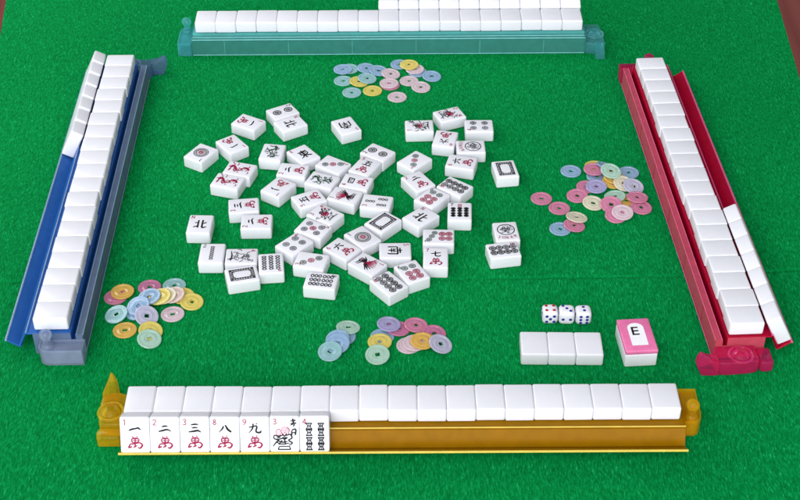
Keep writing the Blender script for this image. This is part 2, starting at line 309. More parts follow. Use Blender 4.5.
# ---------------------------------------------------------------- ink drawing (flat meshes on the tile face)
class Ink:
    def __init__(self,z): self.bm=bmesh.new(); self.z=z; self.k=0; self.mats=[]
    def mi(self,m):
        if m not in self.mats: self.mats.append(m)
        return self.mats.index(m)
    def zz(self): self.k+=1; return self.z+.0006*self.k
    def poly(self,pts,m):
        z=self.zz(); vs=[self.bm.verts.new(Vector((x,y,z))*S) for x,y in pts]
        f=self.bm.faces.new(vs); f.material_index=self.mi(m); f.normal_update()
        if f.normal.z<0: f.normal_flip()
    def ring(self,cx,cy,r0,r1,m,n=20,sx=1,sy=1):
        if r0<=0: return self.poly([(cx+r1*sx*math.cos(2*math.pi*k/n),cy+r1*sy*math.sin(2*math.pi*k/n)) for k in range(n)],m)
        z=self.zz(); i=self.mi(m)
        a=[[self.bm.verts.new(Vector((cx+r*sx*math.cos(2*math.pi*k/n),cy+r*sy*math.sin(2*math.pi*k/n),z))*S) for k in range(n)] for r in (r0,r1)]
        for k in range(n):
            j=(k+1)%n; f=self.bm.faces.new((a[0][k],a[1][k],a[1][j],a[0][j])); f.material_index=i
    def stroke(self,pts,m,cx=0,cy=0,sx=1,sy=None,w=1,closed=False):
        """pts (x,y,width) in a unit box"""
        sy=sx if sy is None else sy
        P=[(cx+x*sx,cy+y*sy,ww*w*(abs(sx)+abs(sy))/2) for x,y,ww in pts]
        Q=[]
        n=len(P)
        if n==2: Q=[tuple(P[0][c]*(1-t)+P[1][c]*t for c in range(3)) for t in (0,.5,1)]
        else:
            g=lambda i:P[i%n] if closed else P[max(0,min(n-1,i))]
            for i in range(n if closed else n-1):
                p0,p1,p2,p3=g(i-1),g(i),g(i+1),g(i+2)
                for t in (0,.25,.5,.75):
                    Q.append(tuple(.5*((2*p1[c])+(-p0[c]+p2[c])*t+(2*p0[c]-5*p1[c]+4*p2[c]-p3[c])*t*t+(-p0[c]+3*p1[c]-3*p2[c]+p3[c])*t**3) for c in range(3)))
            if not closed: Q.append(P[-1])
        z=self.zz(); i=self.mi(m); L=[];N=len(Q)
        for k,(x,y,ww) in enumerate(Q):
            a=Q[(k-1)%N] if closed else Q[max(0,k-1)]; b=Q[(k+1)%N] if closed else Q[min(N-1,k+1)]
            dx,dy=b[0]-a[0],b[1]-a[1]; d=math.hypot(dx,dy) or 1; nx,ny=-dy/d,dx/d; h=max(ww,.004)/2
            L.append((self.bm.verts.new(Vector((x+nx*h,y+ny*h,z))*S),self.bm.verts.new(Vector((x-nx*h,y-ny*h,z))*S)))
        for k in range(N if closed else N-1):
            a,b=L[k],L[(k+1)%N]; f=self.bm.faces.new((a[1],b[1],b[0],a[0])); f.material_index=i
    def text(self,s,m,cx,cy,size,rot=0,bold=.012):
        cu=bpy.data.curves.new('t','FONT'); cu.body=s; cu.size=size*1.38*S; cu.align_x='CENTER'; cu.align_y='CENTER'; cu.offset=bold*size*S*.8
        o=bpy.data.objects.new('t',cu); COL.objects.link(o)
        dg=bpy.context.evaluated_depsgraph_get(); me=bpy.data.meshes.new_from_object(o.evaluated_get(dg))
        me.transform(Matrix.Translation(Vector((cx,cy,self.zz()))*S)@Matrix.Rotation(rot,4,'Z'))
        i=self.mi(m)
        for p in me.polygons: p.material_index=i
        self.bm.from_mesh(me); bpy.data.objects.remove(o); bpy.data.curves.remove(cu); bpy.data.meshes.remove(me)
    def done(self,name,parent):
        for f in self.bm.faces:
            f.normal_update()
            if f.normal.z<0: f.normal_flip()
        return link(name,self.bm,[M[m] for m in self.mats],parent,False)
GL={
'1':[[(-.48,-.14,.07),(-.25,-.03,.12),(.1,.05,.1),(.28,.08,.13),(.48,-.1,.05)]],
'2':[[(-.25,.22,.06),(0,.28,.11),(.24,.26,.06)],[(-.5,-.24,.07),(-.2,-.16,.12),(.2,-.06,.11),(.5,-.24,.05)]],
'3':[[(-.3,.36,.06),(0,.42,.11),(.3,.4,.06)],[(-.24,.06,.06),(0,.1,.1),(.24,.08,.06)],[(-.5,-.32,.07),(-.1,-.26,.12),(.25,-.2,.12),(.5,-.36,.05)]],
'4':[[(-.4,.3,.08),(-.36,-.3,.1)],[(-.42,.3,.08),(.36,.34,.1),(.42,.26,.12),(.36,-.32,.1)],[(-.12,.3,.08),(-.16,.02,.08),(-.28,-.1,.05)],[(.12,.3,.08),(.12,.02,.09),(.28,-.02,.06)],[(-.38,-.28,.08),(.36,-.28,.09)]],
'5':[[(-.35,.4,.08),(.35,.44,.1)],[(-.02,.4,.1),(-.16,-.36,.1)],[(-.3,.06,.08),(.28,.1,.09),(.24,-.36,.1)],[(-.5,-.4,.08),(0,-.38,.11),(.5,-.42,.06)]],
'6':[[(-.02,.5,.07),(.08,.34,.13)],[(-.48,.12,.08),(0,.16,.11),(.48,.2,.07)],[(-.1,.02,.1),(-.22,-.28,.1),(-.46,-.44,.04)],[(.1,.0,.07),(.26,-.22,.12),(.42,-.4,.12)]],
'7':[[(-.48,.02,.08),(0,.12,.11),(.46,.24,.07)],[(-.06,.46,.09),(-.06,-.2,.11),(.04,-.38,.11),(.34,-.38,.11),(.44,-.2,.04)]],
'8':[[(-.1,.26,.1),(-.2,-.02,.1),(-.5,-.36,.03)],[(.0,.34,.06),(.08,.28,.1),(.24,-.06,.14),(.52,-.32,.12)]],
'9':[[(-.12,.48,.09),(-.18,0,.1),(-.5,-.44,.03)],[(-.46,.12,.07),(.16,.24,.1),(.1,-.2,.11),(.2,-.38,.11),(.46,-.36,.12),(.5,-.16,.03)],[(.1,.42,.06),(.2,.5,.08)]],
'N':[[(-.16,.46,.09),(-.16,-.42,.11)],[(-.42,.16,.08),(-.18,.16,.08)],[(-.48,-.34,.1),(-.18,-.2,.07)],[(.16,.48,.1),(.16,-.3,.11),(.28,-.4,.12),(.5,-.3,.06)],[(.46,.2,.1),(.18,.04,.06)]],
'E':[[(-.4,.32,.08),(.4,.36,.09)],[(0,.5,.1),(0,-.5,.11)],[(-.3,.2,.08),(.3,.22,.08),(.28,-.08,.08),(-.28,-.08,.08)],[(-.28,.2,.07),(-.28,-.08,.07)],[(-.26,.06,.06),(.26,.07,.06)],[(-.04,-.08,.09),(-.2,-.3,.09),(-.48,-.44,.04)],[(.04,-.08,.07),(.24,-.28,.12),(.5,-.4,.1)]],
'S':[[(-.3,.36,.08),(.32,.38,.09)],[(0,.5,.09),(0,.2,.09)],[(-.42,.18,.08),(-.42,-.46,.1)],[(-.42,.18,.08),(.38,.2,.1),(.42,.1,.1),(.4,-.4,.1),(.3,-.46,.06)],[(-.16,.1,.07),(-.08,.02,.07)],[(.16,.1,.07),(.06,.02,.07)],[(-.22,-.06,.07),(.22,-.05,.07)],[(-.24,-.22,.07),(.24,-.21,.07)],[(0,0,.09),(0,-.44,.08)]],
'd1':[[(-.2,.3,.1),(.06,.5,.12),(.06,-.5,.14)]],'d2':[[(-.3,.28,.12),(-.1,.5,.13),(.24,.4,.13),(.22,.1,.13),(-.3,-.46,.12)],[(-.32,-.46,.13),(.34,-.46,.13)]],
'd3':[[(-.28,.42,.12),(.1,.5,.13),(.28,.26,.13),(-.04,.05,.12)],[(-.04,.05,.12),(.3,-.16,.13),(.18,-.46,.13),(-.3,-.42,.12)]],'d4':[[(.14,.5,.13),(.14,-.5,.13)],[(.12,.5,.12),(-.34,-.18,.13)],[(-.36,-.2,.13),(.36,-.2,.13)]],
'd5':[[(.28,.46,.13),(-.22,.46,.13)],[(-.22,.48,.13),(-.27,.06,.13)],[(-.27,.06,.12),(.1,.14,.13),(.3,-.16,.13),(.12,-.46,.13),(-.3,-.4,.12)]],'d6':[[(.2,.5,.12),(-.18,.2,.13),(-.28,-.2,.13),(-.1,-.48,.13),(.2,-.44,.13),(.28,-.18,.13),(.06,.04,.13),(-.24,-.1,.12)]],
'd7':[[(-.3,.46,.13),(.32,.46,.13)],[(.3,.46,.12),(.02,.0,.13),(-.08,-.5,.13)]],'d8':[[(0,.02,.13),(-.24,.24,.13),(0,.48,.13),(.24,.24,.13),(0,.02,.13),(-.29,-.22,.13),(0,-.48,.13),(.29,-.22,.13),(0,.02,.13)]],
'd9':[[(-.2,-.5,.12),(.18,-.2,.13),(.28,.2,.13),(.1,.48,.13),(-.2,.44,.13),(-.28,.18,.13),(-.06,-.04,.13),(.24,.1,.12)]],
'dN':[[(-.3,-.5,.13),(-.3,.5,.13)],[(-.3,.48,.12),(.3,-.48,.12)],[(.3,-.5,.13),(.3,.5,.13)]],'dE':[[(-.26,-.5,.14),(-.26,.5,.14)],[(-.26,.45,.13),(.28,.45,.13)],[(-.26,0,.13),(.22,0,.13)],[(-.26,-.45,.13),(.28,-.45,.13)]],
'dS':[[(.26,.36,.12),(0,.5,.13),(-.25,.3,.13),(0,.02,.13),(.27,-.24,.13),(0,-.5,.13),(-.28,-.36,.12)]],
'wan':[[(-.18,.5,.07),(-.14,.4,.09)],[(.14,.52,.08),(.12,.42,.08)],[(-.24,.36,.05),(.24,.36,.05)],
  [(-.26,.26,.08),(-.2,.0,.09),(.18,.02,.09),(.27,.24,.08),(0,.3,.08),(-.26,.26,.08)],[(-.2,.14,.06),(.22,.15,.06)],[(0,.3,.09),(-.02,-.4,.11)],
  [(-.5,-.44,.1),(-.36,-.14,.1),(-.1,-.12,.09),(.3,-.04,.1),(.5,-.22,.13),(.34,-.46,.13),(.16,-.4,.06)],[(-.5,-.42,.12),(-.26,-.34,.12)],[(-.16,-.4,.08),(.12,-.26,.08)]],
}
def glyph(ik,g,m,cx,cy,sx,sy=None,w=1):
    for st in GL[g]: ik.stroke(st,m,cx,cy,sx,sy,w)
def dot(ik,x,y,r,m):
    ik.ring(x,y,r*.74,r,m); ik.ring(x,y,r*.36,r*.58,m); ik.ring(x,y,0,r*.26,m,12)
def spool(ik,x,y,w,h,m):
    for s in (-1,1):
        ik.stroke([(x+s*w*.5,y+h*.5,.035),(x+s*w*.28,y+h*.2,.035),(x+s*w*.28,y-h*.2,.035),(x+s*w*.5,y-h*.5,.035)],m)
    for q in (.5,-.5): ik.stroke([(x-w*.55,y+h*q,.04),(x+w*.55,y+h*q,.04)],m)
    ik.stroke([(x-w*.3,y+.01,.03),(x+w*.3,y+.01,.03)],m); ik.stroke([(x,y+h*.4,.022),(x,y-h*.4,.022)],m)
def rings(ik,x,y,h,m,n=3,rx=.075):
    for k in range(n):
        ik.ring(x,y+h*((k+.5)/n-.5),rx*.5,rx,m,14,1,h/n*.5/rx)
def curl(ik,rn,m,cx,cy,L,w):
    a=rn.uniform(0,6.28); k=rn.choice((-1,1))*rn.uniform(1.2,3.2); x,y=cx,cy; P=[]
    for i in range(6):
        P.append((x,y,w*(.6+.4*math.sin(i*.63)))); a+=k/5; x+=L/5*math.cos(a); y+=L/5*math.sin(a)
    ik.stroke(P,m)
def dragon(ik,m,seed):
    rn=random.Random(seed); sp=[]
    for i in range(9):
        t=i/8; y=.42-.84*t; x=.15*math.sin(t*9.0+.6); sp.append((x,y,.07+.03*math.sin(i)))
    ik.stroke(sp,m)
    for i in range(30):
        t=rn.random(); y=.44-.88*t; x=.13*math.sin(t*9+.6)+rn.uniform(-.2,.2)
        curl(ik,rn,m,max(-.29,min(.29,x)),y,rn.uniform(.12,.24),.034)
    ik.ring(.1,.36,.03,.075,m); ik.stroke([(-.2,.45,.03),(-.05,.4,.05),(.1,.47,.02)],m)
def frame_design(ik,m):
    def rect(a,b,w):
        for p,q in (((-a,b),(a,b)),((a,b),(a,-b)),((a,-b),(-a,-b)),((-a,-b),(-a,b))):
            dx=(q[0]-p[0]);dy=(q[1]-p[1]);d=math.hypot(dx,dy);e=w/2
            ik.stroke([(p[0]-dx/d*e,p[1]-dy/d*e,w),(q[0]+dx/d*e,q[1]+dy/d*e,w)],m)
    rect(.33,.47,.035); rect(.22,.36,.035)
    for k in range(5):
        for s in (-1,1):
            ik.stroke([(-.2+k*.1,s*.415,.055),(-.13+k*.1,s*.415,.055)],m)
    for k in range(7):
        for s in (-1,1): ik.stroke([(s*.275,-.33+k*.1,.055),(s*.275,-.26+k*.1,.055)],m)
    for s in (-1,1):
        for q in (-1,1): ik.ring(s*.275,q*.415,0,.05,m,8); ik.stroke([(s*.2,q*.27,.03),(s*.13,q*.34,.03)],m)
def bird(ik,seed=3):
    rn=random.Random(seed)
    for k in range(9):
        a=R(30+k*14); L=.45+.06*rn.random()
        ik.stroke([(-.02,-.1,.02),(-.02+L*.55*math.cos(a),-.1+L*.55*math.sin(a),.05),(-.02+L*math.cos(a+.1),-.1+L*math.sin(a+.1),.03)],'red' if k>2 else 'black')
    for k in range(5):
        a=R(205+k*24); ik.stroke([(0,-.08,.05),(.14*math.cos(a)-.03,-.12+.14*math.sin(a),.06),((.36*math.cos(a+.3)),-.12+.32*math.sin(a+.3),.03)],'black')
    ik.stroke([(.05,-.1,.08),(.16,.0,.09),(.2,.14,.06),(.27,.13,.02)],'black'); ik.stroke([(-.12,-.4,.03),(.1,-.38,.04),(.26,-.42,.02)],'black')
    for k in range(6): curl(ik,rn,'red',rn.uniform(-.25,.1),rn.uniform(-.3,.3),.14,.025)
def flower_drawing(ik,seed,red_n):
    rn=random.Random(seed)
    if red_n:
        cx,cy=.0,.02
        for k in range(7):
            a=k*.9; ik.ring(cx+.11*math.cos(a),cy+.11*math.sin(a),.02,.075,'red',10)
        ik.ring(cx,cy,0,.05,'red',10)
    for k in range(30):
        a=rn.uniform(0,6.28); r=rn.uniform(.14,.36)
        curl(ik,rn,'black' if k%3 else 'grey',r*math.cos(a),r*1.05*math.sin(a)-.06,rn.uniform(.12,.26),.032)
    ik.stroke([(-.3,-.42,.02),(0,-.38,.05),(.3,-.42,.02)],'black')
def sage(ik):
    """small seated figure in outline, with pale pink patches"""
    ik.ring(0,.13,0,.11,'pink_ink',18,.95,1.1); ik.ring(0,.13,.108,.122,'red',20,.95,1.1)
    ik.ring(-.2,.07,0,.085,'pink_ink',16,1,1.25); ik.ring(-.2,.07,.083,.1,'red',18,1,1.25)
    ik.stroke([(.09,.26,.03),(.16,.16,.035),(.13,.02,.02)],'red')
    for p in ([(-.08,.03,.03),(0,-.06,.05),(.08,.03,.03)],[(-.06,-.02,.04),(-.2,-.07,.05),(-.33,-.03,.04),(-.36,-.13,.04),(-.24,-.18,.05),(-.06,-.13,.04)],[(-.08,-.11,.05),(.0,-.14,.09),(.1,-.11,.05)],[(.06,-.04,.04),(.19,.0,.05),(.25,-.12,.05),(.12,-.2,.04)],
      [(-.18,-.21,.04),(-.3,-.3,.045),(-.39,-.42,.03)],[(-.08,-.2,.04),(-.2,-.36,.04)],[(0,-.18,.05),(.03,-.36,.04)],[(.12,-.21,.04),(.26,-.3,.05),(.15,-.38,.03)],[(-.28,-.18,.03),(-.1,-.27,.05),(.1,-.25,.03)],[(-.3,-.24,.03),(-.12,-.34,.04),(.18,-.3,.03)],
      [(-.18,-.42,.035),(.16,-.42,.035)],[(.16,-.42,.035),(.2,-.53,.035)],[(.2,-.53,.04),(-.22,-.53,.04)],[(-.22,-.53,.035),(-.18,-.42,.035)],[(-.04,.15,.025),(-.02,.16,.025)],[(.04,.15,.025),(.06,.16,.025)],[(-.02,.08,.02),(.04,.08,.02)],[(-.14,-.1,.03),(-.26,-.12,.035)]): ik.stroke(p,'black')
def emblem(ik):
    ik.ring(0,.1,.325,.365,'black',36); rn=random.Random(5)
    ik.ring(-.08,.2,.05,.075,'grey',14); ik.ring(.12,.18,.05,.075,'grey',14); ik.ring(.02,.02,.07,.09,'grey',14)
    for k in range(44):
        a=rn.uniform(0,6.28); r=rn.uniform(.05,.29); curl(ik,rn,'grey',r*math.cos(a),.1+r*math.sin(a),.12,.024)
    for k,ch in enumerate('JOKER'):
        t=(k-2)*.16; ik.text(ch,'red',t,-.47+abs(k-2)**2*.022,.15,t*.9)
def symbols(kind,ik):
    """returns corner mark text and colour; draws the suit design"""
    k,n=kind[:-1],kind[-1]
    if k=='wan': glyph(ik,n,'black',.01,.22,.42,.36,1.4); glyph(ik,'wan','red',.01,-.25,.47,.44,1.0); return n,'red'
    if k=='wind': glyph(ik,n,'black',.02,-.02,.54,.58,1.25); return n,'red'
    if k=='dragon':
        if n=='w': frame_design(ik,'black'); return None,None
        dragon(ik,'red' if n=='r' else 'green',11 if n=='r' else 5); return None,None
    if k=='dot':
        if n=='1':
            for a,b in ((.3,.335),(.25,.275),(.2,.235)): ik.ring(0,-.02,a,b,'black' if a!=.25 else 'grey',36)
            for q in range(18):
                t=q*6.283/18; ik.ring(.155*math.cos(t),-.02+.155*math.sin(t),0,.018,'black',8)
            ik.ring(0,-.02,.06,.115,'red',20); ik.ring(0,-.02,0,.035,'red',10); return '1','black'
        Z={'2':[(0,.28,.2,'black'),(0,-.28,.2,'black')],'3':[(-.19,.27,.14,'green'),(0,0,.14,'red'),(.19,-.27,.14,'green')],
           '4':[(sx*.2,sy*.26,.145,'grey') for sx in(-1,1) for sy in(-1,1)],
           '5':[(sx*.21,sy*.29,.14,'grey') for sx in(-1,1) for sy in(-1,1)]+[(0,0,.14,'red')],
           '6':[(-.17,.3,.14,'green'),(.17,.3,.14,'green')]+[(sx*.16,y,.15,'red') for sx in(-1,1) for y in(-.07,-.37)],
           '7':[(-.22,.38,.12,'green'),(0,.27,.12,'green'),(.22,.16,.12,'green')]+[(sx*.15,y,.14,'red') for sx in(-1,1) for y in(-.14,-.42)],
           '8':[(sx*.15,y,.145,'black') for sx in(-1,1) for y in(.42,.14,-.14,-.42)]}[n]
        for z in Z: dot(ik,*z)
        return n,'red' if n in '3458' else 'black'
    if k=='bam':
        if n=='1': bird(ik); return '1','red'
        if n=='2': rings(ik,0,.0,.86,'black',7,.085); return '2','grey'
        if n=='3':
            for x,y in ((0,.27),(-.2,-.24),(.2,-.24)): rings(ik,x,y,.42,'black',3,.08)
            return '3','red'
        if n=='4':
            for x in (-.2,.2):
                for y in (.17,-.33):
                    for s in (-1,1): spool(ik,x+.02,y+s*.115,.2,.2,'black')
            return '4','red'
        if n=='7':
            rings(ik,0,.38,.24,'red',2,.09)
            for x in (-.27,0,.27):
                for y in (.1,-.24): rings(ik,x,y,.33,'black',2,.105); ik.ring(x,y+.08,0,.05,'black',8); ik.ring(x,y-.08,0,.05,'black',8); ik.stroke([(x-.05,y,.05),(x+.05,y,.05)],'black')
            return '7','black'
        if n=='8':
            for x in (-.25,0,.25):
                for y in (.28,-.2): rings(ik,x,y-.04,.45,'black',3,.1)
            return '8','grey'
        if n=='9':
            for x in (-.27,0,.27): 
                for y in (.3,0,-.3): rings(ik,x,y-.02,.29,'black',2,.095)
            return '9','red'
    if k=='flower':
        if n=='0':
            sage(ik)
            for p in ([(.2,.47,.03),(.38,.5,.05)],[(.28,.56,.05),(.3,.4,.06),(.2,.32,.02)],[(.2,.38,.03),(.4,.4,.05)],[(.34,.36,.05),(.3,.28,.04)],[(.25,.14,.04),(.24,-.04,.05)],[(.25,.16,.04),(.38,.18,.05),(.36,-.02,.05)],[(.25,.06,.03),(.36,.07,.04)]): ik.stroke(p,'black')
            return '3','red'
        flower_drawing(ik,int(n)*7,n in '123')
        for q in range(4): curl(ik,random.Random(q+int(n)),'black' if n in '14' else 'red',.26,.42-.05*q,.16,.035)
        return n,'red'
    if kind=='joker': emblem(ik); return None,None
# ---------------------------------------------------------------- tiles
def tile_mesh():
    b=box_bm(-.5,.5,-H/2,H/2,0,T,.075,4); me=bpy.data.meshes.new('mahjong_tile'); b.to_mesh(me); b.free(); me.materials.append(M['tile'])
    for p in me.polygons: p.use_smooth=True
    return me
TILE=tile_mesh()
def tile_obj(name,label,group):
    o=bpy.data.objects.new(name,TILE); COL.objects.link(o); return tag(o,label,'mahjong tile',group)
DES={}
def add_face(o,kind):
    if kind not in DES:
        ik=Ink(T+.0025); mk=symbols(kind,ik); d=[ik.done('suit_symbol',o)]
        if mk[0]:
            i2=Ink(T+.0025); glyph(i2,'d'+mk[0],mk[1],-.33,.45,.17,.19,1.25); d.append(i2.done('corner_mark',o))
        DES[kind]=d
    else:
        for c in DES[kind]: clone(c,o)
for kind,x,y,a,label in TILES:
    o=tile_obj('mahjong_tile',label,'face-up tiles scattered in the middle of the felt'); o.location=place(x,y,random.uniform(.003,.012)); o.rotation_euler=(random.uniform(-.008,.008),random.uniform(-.008,.008),a)
    add_face(o,kind)
# three blank tiles on the felt
ORD=['leftmost','middle','rightmost']
BO=(4.439,38.219); BY=R(-.884)
for k in range(3):
    o=tile_obj('mahjong_tile',f'{ORD[k]} of the three face-down blank tiles lying below the dice','three face-down tiles below the dice')
    a,b=k+.5+.004*(k-1),H/2
    o.location=place(BO[0]+a*math.cos(BY)-b*math.sin(BY),BO[1]+a*math.sin(BY)+b*math.cos(BY),.004); o.rotation_euler=(0,0,BY+random.uniform(-.008,.008))
# ---------------------------------------------------------------- racks
ZL=.975
def edges(b):
    bmesh.ops.recalc_face_normals(b,faces=b.faces)
    bmesh.ops.bevel(b,geom=[e for e in b.edges if e.calc_face_angle(0)>.6],offset=.012*S,segments=1,affect='EDGES')
def rack(name_label,origin,yaw,mats,clear):
    mt,wl,ed,en=mats
    t=empty('tile_rack',place(*origin),yaw); tag(t,name_label,'tile rack','coloured tile racks around the felt')
    X0,X1=-.1,19.14; IW=H+.5
    b=bmesh.new()
    prism_x([(-.3,.90),(H+.06,.90),(H+.06,.962),(-.3,.962)],X0,X1,b)
    prism_x([(-.05,.0),(.01,.0),(.01,.895),(-.05,.895)],X0,X1,b)
    prism_x([(H+.0,.47),(H+.06,.47),(H+.06,.895),(H+.0,.895)],X0,X1,b)
    prism_x([(H+.065,.44),(H+.24,.44),(H+.24,.49),(H+.065,.49)],X0,X1,b)
    prism_x([(-.34,.955),(-.24,.967),(-.24,.99),(-.34,.985)],X0,X1,b)
    edges(b); o=link('tile_ledge',b,mt,t,False)
    b=bmesh.new()
    prism_x([(-.305,.945),(-.355,.955),(-.65,.38),(-.60,.33)],X0,X1,b)
    prism_x([(-.655,.375),(-.605,.33),(-.55,.30),(-.66,.30),(-1.09,.60),(-1.06,.65)],X0,X1,b)
    edges(b); o=link('hand_tray',b,mt,t,False)
    b=bmesh.new()
    prism_x([(IW-.05,.05),(IW,.05),(IW,.80),(IW-.05,.80)],X0,X1,b)
    prism_x([(H+.245,.80),(IW+.01,.80),(IW+.02,.84),(IW-.01,.865),(H+.245,.865)],X0,X1,b)
    prism_x([(H+.245,.45),(H+.29,.45),(H+.29,.797),(H+.245,.797)],X0,X1,b)
    prism_x([(IW-.07,.004),(IW+.035,.004),(IW+.035,.047),(IW-.07,.047)],X0,X1,b)
    edges(b); o=link('side_wall',b,wl,t,False)
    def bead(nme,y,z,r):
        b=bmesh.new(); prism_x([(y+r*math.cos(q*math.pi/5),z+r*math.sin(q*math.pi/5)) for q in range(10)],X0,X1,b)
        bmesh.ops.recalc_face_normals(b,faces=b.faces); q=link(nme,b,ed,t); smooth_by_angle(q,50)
    bead('tray_lip',-1.09,.64,.045); bead('ledge_highlight_bead',-.30,1.0,.025); bead('rim_highlight_bead',IW+.0,.868,.02); bead('rim_highlight_bead',H+.26,.868,.02); bead('foot_highlight_bead',IW+.03,.05,.018)  # lighter colour on these edges paints in the light the plastic gathers there
    for k in range(6):
        x=1.9+k*3.13; b=bmesh.new()
        prism_x([(H+.30,.06),(IW+.006,.06),(IW+.006,.79),(H+.30,.79)],x,x+.035,b); link('rib',b,mt,t,False)
    for x in (X0-.045,X1+.005):
        b=bmesh.new(); prism_x([(-.05,.004),(IW-.01,.004),(IW-.01,.86),(H+.24,.86),(H+.24,.6),(H+.06,.6),(H+.06,.95),(-.05,.95)],x,x+.04,b); link('end_plate',b,wl,t,False)
    # hooked lug at the player's left end
    b=bmesh.new()
    prism_z([(-.15,.32),(-.98,.32),(-1.06,.7),(-1.1,1.4),(-1.08,1.8),(-.55,1.95),(-.15,1.8)],.004,.62,b,.07)
    lathe([(.0,.80),(.14,.79),(.25,.73),(.31,.66),(.33,.615)],-.66,.95,b)
    lathe([(.36,.615),(.40,.66),(.46,.66),(.49,.615)],-.66,.95,b)
    o=link('hook_lug',b,en,t); smooth_by_angle(o)
    b=bmesh.new()
    leaf=[(1.82,.02,.26),(2.42,.02,.22),(2.62,.45,.16),(2.6,.8,.08),(2.52,1.02,.03),(2.36,.86,.1),(2.12,.7,.2),(1.82,.66,.26)]
    A=[b.verts.new(Vector((-.84-q,y,z))*S) for y,z,q in leaf]; B=[b.verts.new(Vector((-.84+q,y,z))*S) for y,z,q in leaf]
    b.faces.new(A[::-1]); b.faces.new(B)
    for k in range(8): b.faces.new((A[k],A[(k+1)%8],B[(k+1)%8],B[k]))
    bmesh.ops.recalc_face_normals(b,faces=b.faces); bmesh.ops.bevel(b,geom=list(b.edges),offset=.025*S,segments=2,profile=.5,affect='EDGES')
    h=link('hook_tip',b,en,o); smooth_by_angle(h)
    b=bmesh.new(); prism_z([(-.2,-.22),(-1.0,-.22),(-1.05,.06),(-.98,.27),(-.2,.27)],.05,.52,b,.07); h=link('hook_foot',b,en,o); smooth_by_angle(h)
    # coin box with a round-topped peg at the player's right end
    b=bmesh.new()
    out=[(19.2,1.84),(19.86,1.84),(19.86,.62),(19.83,.42),(19.74,.27),(19.6,.2),(19.2,.2)]
    prism_z(out,.004,.05,b,.012)
    m=len(out)
    inn=[(19.25,1.79),(19.81,1.79),(19.81,.64),(19.78,.45),(19.71,.32),(19.58,.25),(19.25,.25)]
    lo=[[b.verts.new(Vector((x,y,z))*S) for x,y in P] for P,z in ((out,.055),(out,.70),(inn,.70),(inn,.055))]
    for q in range(3):
        for k in range(m): b.faces.new((lo[q][k],lo[q][(k+1)%m],lo[q+1][(k+1)%m],lo[q+1][k]))
    prism_z([(19.27,1.77),(19.79,1.77),(19.79,.66),(19.76,.47),(19.69,.34),(19.56,.27),(19.27,.27)],.56,.62,b,.01)
    bmesh.ops.recalc_face_normals(b,faces=b.faces)
    o=link('coin_box',b,clear or en,t); smooth_by_angle(o)
    b=bmesh.new(); lathe([(.24,.66),(.22,.72),(.15,.78),(.14,.95),(.17,1.02),(.22,1.1),(.24,1.2),(.2,1.32),(.11,1.39),(0,1.41)],19.5,.52,b,24)
    bmesh.ops.recalc_face_normals(b,faces=b.faces)
    p=link('peg',b,clear or en,o); smooth_by_angle(p)
    return t
MR={}
def rackmat(n,c,wall,endc,fac=.72,tint=None,wfac=None):
    f=lambda a:tuple(.25+.75*x for x in srgb(*a)[:3])+(1,)
    MR[n]=(mat_plastic(n+'_plastic',srgb(*c),f(tint or c),fac,.3),mat_plastic(n+'_frosted_plastic',srgb(*wall),f(tint or wall),wfac or fac,.3),mat_plastic(n+'_painted_edge_glow',tuple(min(1,.1+.95*x) for x in srgb(*endc)[:3])+(1,),f(endc),.85,.15,0,.3,.6),mat_plastic(n+'_clear_plastic',srgb(*endc),f(endc),.24,.05,0,.45,1.0,.5))  # third material: end colour lightened, edge glow painted into the colour
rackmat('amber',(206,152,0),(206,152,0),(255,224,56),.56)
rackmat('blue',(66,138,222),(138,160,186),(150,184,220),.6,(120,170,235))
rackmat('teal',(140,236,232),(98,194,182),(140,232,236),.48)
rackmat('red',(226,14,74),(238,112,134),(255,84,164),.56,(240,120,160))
CLR=mat_plastic('clear_plastic',srgb(205,214,232),srgb(228,234,244),.2,.04,0,.3,1.0,.4)
F=((-9.4186,34.2910),R(.329)); TT=((-10.0181,61.0978),R(.518)); LL=((-13.4730,39.1053),R(.9526)); RR=((12.0570,38.7489),R(2.9077))
def fr(o,yaw,a,b): return (o[0]+a*math.cos(yaw)-b*math.sin(yaw),o[1]+a*math.sin(yaw)+b*math.cos(yaw))
RK={}
RK['yellow']=(fr(*F,0,0),F[1]); RK['teal']=(fr(*TT,19,H),TT[1]+math.pi); RK['blue']=(fr(*LL,0,19),LL[1]-math.pi/2); RK['red']=(fr(*RR,H,0),RR[1]+math.pi/2)
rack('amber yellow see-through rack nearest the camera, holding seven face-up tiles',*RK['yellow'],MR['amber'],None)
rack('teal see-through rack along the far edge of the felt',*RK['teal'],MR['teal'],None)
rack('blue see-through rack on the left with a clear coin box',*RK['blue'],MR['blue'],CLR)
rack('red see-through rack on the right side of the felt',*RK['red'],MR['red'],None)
OR=['first','second','third','fourth','fifth','sixth','seventh','eighth','ninth','tenth','eleventh','twelfth','thirteenth','fourteenth','fifteenth','sixteenth','seventeenth','eighteenth']
def nth(k,n,end,other): return f'the {end} end' if k==0 else (f'the {other} end' if k==n-1 else f'{OR[k]} from the {end} end')
ENDS={'yellow':('left','right'),'teal':('right','left'),'blue':('far','near'),'red':('near','far')}
HAND=['wan1','wan2','wan3','wan8','wan9','flower0','bam4']
HL=['face-up tile with one black stroke over a red character, leftmost on the yellow rack','face-up tile with two black strokes over a red character, on the yellow rack','face-up tile with three black strokes over a red character, on the yellow rack','face-up tile with 8 and a black eight character, on the yellow rack','face-up tile with 9 and a black nine character, on the yellow rack','face-up tile with 3 and an outlined seated figure, on the yellow rack','face-up tile with 4 and four dark bamboo sticks, right end of the yellow rack hand']
TILT=R(63); SAW=dict(yellow=0,teal=0,blue=4.5,red=0)
